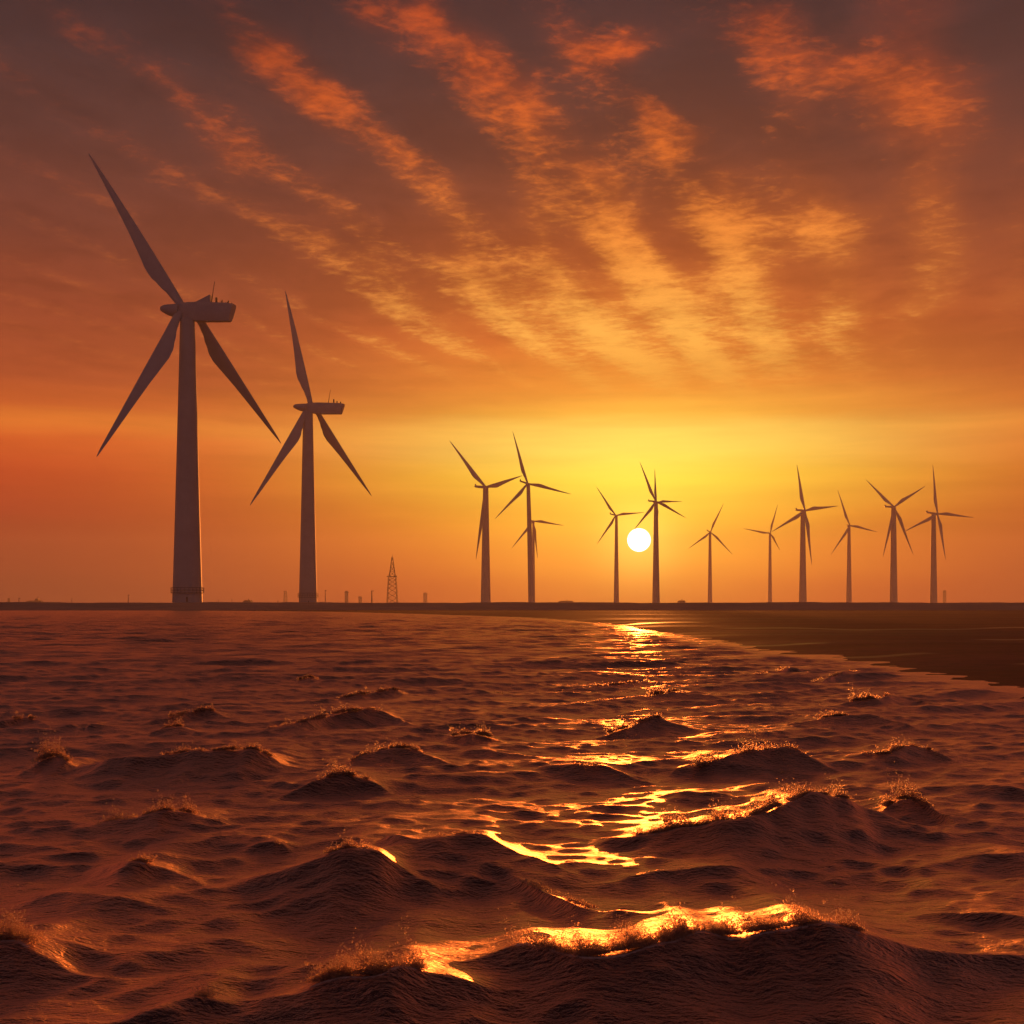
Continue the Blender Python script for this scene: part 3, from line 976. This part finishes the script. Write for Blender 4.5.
def far(label, cx, hub, nacl, d, bw, tw, tips, R_, **kw):
    return turbine(label, GF, cx, hub, d, bw, tw, hub_blades(hub, tips, **kw), R_, 'far', nacl, ztop_off=1.5, lean=kw.get('lean', 0.0), widths=kw.get('width', 0.70))

far('dark turbine first to the right of the lattice pylon, one blade hanging down', 485.7, (485.6, 487.4), (474.8, 486.5), 1375, 10.2, 5.4,
    [(449.3, 440.5), (522.5, 475.6), (476, 559.6)], 72, b=[1, -1, 1], ds=[1, 1, -1])
far('taller front turbine of the overlapping pair, its blades crossing those of its left neighbour', 531.6, (527.6, 483.6), (519.8, 481.0), 1340, 6.6, 3.6,
    [(512.6, 431.3), (571.4, 494.2), (494.8, 519.2)], 54, ds=[1, 1, -1], lean=-3.4)
far('smaller turbine half hidden behind the tower of the overlapping pair, its rotor low', 533.4, (532.8, 521), (529.5, 520.5), 1920, 3.6, 2.2,
    [(564, 525.5), (511.8, 548.3), (537.8, 558.7)], 40, ds=[1, -1, 1])
far('small turbine immediately left of the setting sun, its right blade pointing level over the sun', 616.4, (615.7, 515.4), (609.8, 513.8), 1812, 5.4, 2.6,
    [(596.2, 486.5), (644.5, 512.3), (597, 544.3)], 38, ds=[1, 1, -1])
far('turbine touching the right edge of the sun, one blade tip reaching down to the disc', 656, (655.8, 501.4), (648.2, 501), 1564, 7.6, 3.8,
    [(639.6, 461.7), (685.9, 517.8), (633.7, 530.5)], 46, ds=[1, 1, -1])
far('turbine hidden behind the one touching the sun, only its blades showing beside that hub', 656.6, (656.4, 502.2), (653, 502.2), 1700, 4.2, 2.4,
    [(654.6, 468.6), (682.5, 501.4), (657.4, 537)], 36, ds=[1, 1, -1])
far('small turbine standing alone right of the sun, one blade raised to the upper right', 710, (710.5, 532), (706.8, 530.4), 2246, 4.6, 2.4,
    [(723.6, 503.3), (732.7, 554.5), (688.6, 548.6)], 32, ds=[1, 1, -1])
far('smallest slender turbine with its left blade level and another pointing nearly straight up', 770, (770.2, 533.4), (768, 532.8), 2280, 4.2, 2.2,
    [(777.7, 504.3), (743, 528.5), (780, 550.3)], 30, ds=[1, -1, 1])
far('four bladed dark turbine whose left blade reaches the smallest slender turbine', 802.8, (804.8, 510.6), (795.6, 510), 1715, 7.8, 4.2,
    [(796.8, 464.5), (838.5, 505.8), (812, 565.3), (771.7, 532)], 56, ds=[1, 1, -1, -1])
far('thin three bladed turbine standing between two taller four bladed ones', 849, (849.8, 525.5), (847, 525.6), 2045, 5.6, 2.8,
    [(837.6, 489.8), (877.6, 532), (830.8, 555)], 38, ds=[1, 1, -1])
far('four bladed turbine with two blades raised in a wide V and two spread downward', 893.6, (894, 507), (884.7, 506.6), 1660, 7.8, 4.6,
    [(866, 479.8), (925.5, 485.9), (883, 557), (913.5, 555)], 52, ds=[1, 1, -1, 1])
far('four bladed turbine farthest right, one blade upright and one pointing level right', 933.6, (937.4, 513.7), (926.2, 512.4), 1772, 7.2, 4.2,
    [(932.7, 464.5), (973.7, 517.5), (945.8, 560), (903.7, 532)], 50, ds=[1, 1, -1, -1])

# ------------------------------------------------------------------ lattice pylon
def lattice(mb, prof, rad):
    """prof: list of (half width, z); square tapering mast with X bracing"""
    cor = [(-1, -1), (1, -1), (1, 1), (-1, 1)]
    for (w0, z0), (w1, z1) in zip(prof[:-1], prof[1:]):
        P0 = [Vector((a * w0, b * w0, z0)) for a, b in cor]
        P1 = [Vector((a * w1, b * w1, z1)) for a, b in cor]
        for i in range(4):
            j = (i + 1) % 4
            mb.tube(P0[i], P1[i], rad * 1.3, n=5)
            mb.tube(P0[i], P1[j], rad * .7, n=4)
            mb.tube(P0[j], P1[i], rad * .7, n=4)
            mb.tube(P0[i], P0[j], rad * .7, n=4)

d = 1500; s = d / F
loc = Vector(((392.3 - 512) * s, d, 2.5))
pyl = empty('lattice_pylon', loc, 'tall tapering steel lattice pylon with one short crossarm, right of the second largest turbine', 'pylon')
mb = MB()
lv = [(5.0, 603.5), (4.75, 598), (4.5, 593), (4.25, 588), (4.0, 584), (3.8, 580), (3.6, 576.5)]
lattice(mb, [(w * s, (HOR - y) * s + .5) for w, y in lv], .34)
low = mb.build('lattice_legs', M_PYLON, pyl, smooth=False)
mb = MB()
lattice(mb, [(w * s, (HOR - y) * s + .5) for w, y in [(2.9, 576.5), (2.3, 571.5), (1.7, 567), (1.1, 562.5), (.5, 557)]], .30)
mb.tube((0, 0, (HOR - 557) * s + .5), (0, 0, (HOR - 554) * s + .5), .3, .12, 6)
mb.build('upper_mast', M_PYLON, pyl, smooth=False)
mb = MB()
zc = (HOR - 576.5) * s + .5
for y_ in (-3.2 * s, 3.2 * s):
    mb.tube((-5.0 * s, y_, zc), (5.0 * s, y_, zc), .5, n=6)
for x_ in (-5.0 * s, 5.0 * s):
    mb.tube((x_, -3.2 * s, zc), (x_, 3.2 * s, zc), .4, n=6)
    mb.tube((x_, 0, zc), (x_ * .6, 0, zc + 2.2 * s), .25, n=5)
mb.build('crossarm', M_PYLON, pyl, smooth=False)

# ------------------------------------------------------------------ small things on the skyline
GS = 'faint masts and towers on the far skyline'
def skyline(kind_, name, label, cat, x, ytop, w, d, group=GS):
    s = d / F
    loc = Vector(((x - 512) * s, d, 2.5))
    h = (HOR - ytop) * s + .5
    o = empty(name, loc, label, cat, group)
    hw = w / 2 * s
    if kind_ == 'lattice':
        mb = MB()
        n = 7
        lattice(mb, [(hw * (1 - .25 * i / n), h * i / n) for i in range(n + 1)], .32)
        mb.build('lattice_mast', M_PYLON, o, smooth=False)
        mb = MB(); mb.box(-hw * 1.2, hw * 1.2, -hw, hw, h, h + .9); mb.build('top_platform', M_PYLON, o, smooth=False)
    elif kind_ == 'pole':
        mb = MB(); mb.tube((0, 0, 0), (0, 0, h), hw, hw * .6, 10); mb.build('pole', M_PYLON, o)
        mb = MB(); mb.box(-hw * .9, hw * 2.6, -.4, .4, h - .6, h + .3); mb.build('lamp_arm', M_PYLON, o, smooth=False)
    elif kind_ == 'silo':
        mb = MB(); mb.lathe([(hw, 0), (hw, h * .9), (hw * .8, h * .97), (hw * .3, h)], 20); mb.build('shaft', M_CONC, o)
        mb = MB(); mb.lathe([(hw + .05, h * .84), (hw * 1.22, h * .85), (hw * 1.22, h * .89), (hw + .05, h * .9)], 20); mb.build('top_gallery', M_DARK, o)
    elif kind_ == 'shed':
        mb = MB()
        mb.box(-hw, hw * .7, -6, 6, 0, h * .7)
        mb.build('wall', M_CONC, o, smooth=False)
        mb = MB()
        mb.loft([[(-hw * 1.03, -6.3, h * .702), (hw * .74, -6.3, h * .702), (hw * .5, -6.3, h), (-hw * .6, -6.3, h)],
                 [(-hw * 1.03, 6.3, h * .702), (hw * .74, 6.3, h * .702), (hw * .5, 6.3, h), (-hw * .6, 6.3, h)]])
        rf = mb.build('roof', M_DARK, o, smooth=False)
        mb = MB(); mb.box(hw * .72, hw * 1.1, -3, 3, 0, h * .45); mb.build('annex', M_CONC, o, smooth=False)
        mb = MB(); mb.tube((0, 0, h * .98), (0, 0, h * 1.35), .5, n=8); mb.build('chimney', M_DARK, rf)
    return o

skyline('lattice', 'lattice_mast', 'faint flat topped lattice mast just left of the second largest turbine', 'mast', 285.5, 591.5, 3.2, 2400)
skyline('pole', 'lamp_pole', 'thin pole with a short arm just right of the second largest turbine', 'pole', 325.3, 590.5, .9, 1500)
skyline('silo', 'concrete_tower', 'pale round tower midway between the second largest turbine and the pylon', 'tower', 346.5, 590.8, 3.6, 2500)
skyline('silo', 'concrete_tower', 'short faint round tower left of the thin stack by the pylon', 'tower', 360.2, 596.2, 3.6, 2900)
skyline('pole', 'slim_stack', 'slim dark stack with a short arm nearest the left foot of the pylon', 'stack', 371.8, 590.8, 1.7, 1700)
skyline('silo', 'concrete_tower', 'very faint tower alone to the right of the pylon', 'tower', 425.3, 592.5, 4.0, 3200)
skyline('silo', 'concrete_tower', 'very faint tower at the far right beyond the last turbine', 'tower', 944.5, 590, 3.2, 3300)
skyline('pole', 'slim_stack', 'dark upright stub left of the largest turbine', 'stack', 128.2, 595, 1.0, 1500)
skyline('pole', 'lamp_pole', 'tiny pole between the largest turbine and the low sheds', 'pole', 71.8, 598, .7, 2200)
skyline('pole', 'lamp_pole', 'short pole near the left edge of the skyline', 'pole', 19.0, 598.2, 1.2, 1800)
skyline('lattice', 'lattice_mast', 'small faint mast at the left edge of the skyline', 'mast', 9.0, 598.8, 2.0, 2300)
skyline('pole', 'lamp_pole', 'tiny pole right of the largest turbine', 'pole', 218.5, 600, .6, 2000)
skyline('pole', 'lamp_pole', 'thin short pole left of the flat roofed shed', 'pole', 231.8, 599, .6, 2000)
skyline('pole', 'lamp_pole', 'small post just left of the faint flat topped mast', 'pole', 277.8, 601, .9, 1700)
GH = 'low buildings on the far skyline'
skyline('shed', 'low_shed', 'low dark shed between the two largest turbines', 'building', 248.5, 600.2, 9.0, 1500, GH)
skyline('shed', 'low_shed', 'long low shed near the left edge of the skyline', 'building', 36, 600.6, 18.0, 2300, GH)
skyline('shed', 'low_shed', 'taller block beside the long low shed at the left', 'building', 37.8, 598.6, 4.0, 2350, GH)
skyline('shed', 'low_shed', 'wide low building between the overlapping turbines and the sun', 'building', 567, 600.8, 18.5, 1900, GH)
skyline('shed', 'low_shed', 'small low building just right of the turbine touching the sun', 'building', 682, 600.4, 8.0, 1900, GH)

# ------------------------------------------------------------------ haze
mb = MB()
mb.box(-2700, 2700, -4400, 4400, -3.2, 262)
M_HAZE = bpy.data.materials.new('evening_haze')
M_HAZE.use_nodes = True
nt = M_HAZE.node_tree
for n in list(nt.nodes):
    nt.nodes.remove(n)
pv = nt.nodes.new('ShaderNodeVolumePrincipled')
pv.inputs['Color'].default_value = (0.90, 0.80, 0.74, 1)
pv.inputs['Density'].default_value = 1.3e-4
pv.inputs['Anisotropy'].default_value = 0.5
om = nt.nodes.new('ShaderNodeOutputMaterial')
nt.links.new(pv.outputs[0], om.inputs['Volume'])
hz = mb.build('haze', M_HAZE, smooth=False)
tag(hz, 'warm evening haze lying over sea and land', 'haze', kind='stuff')
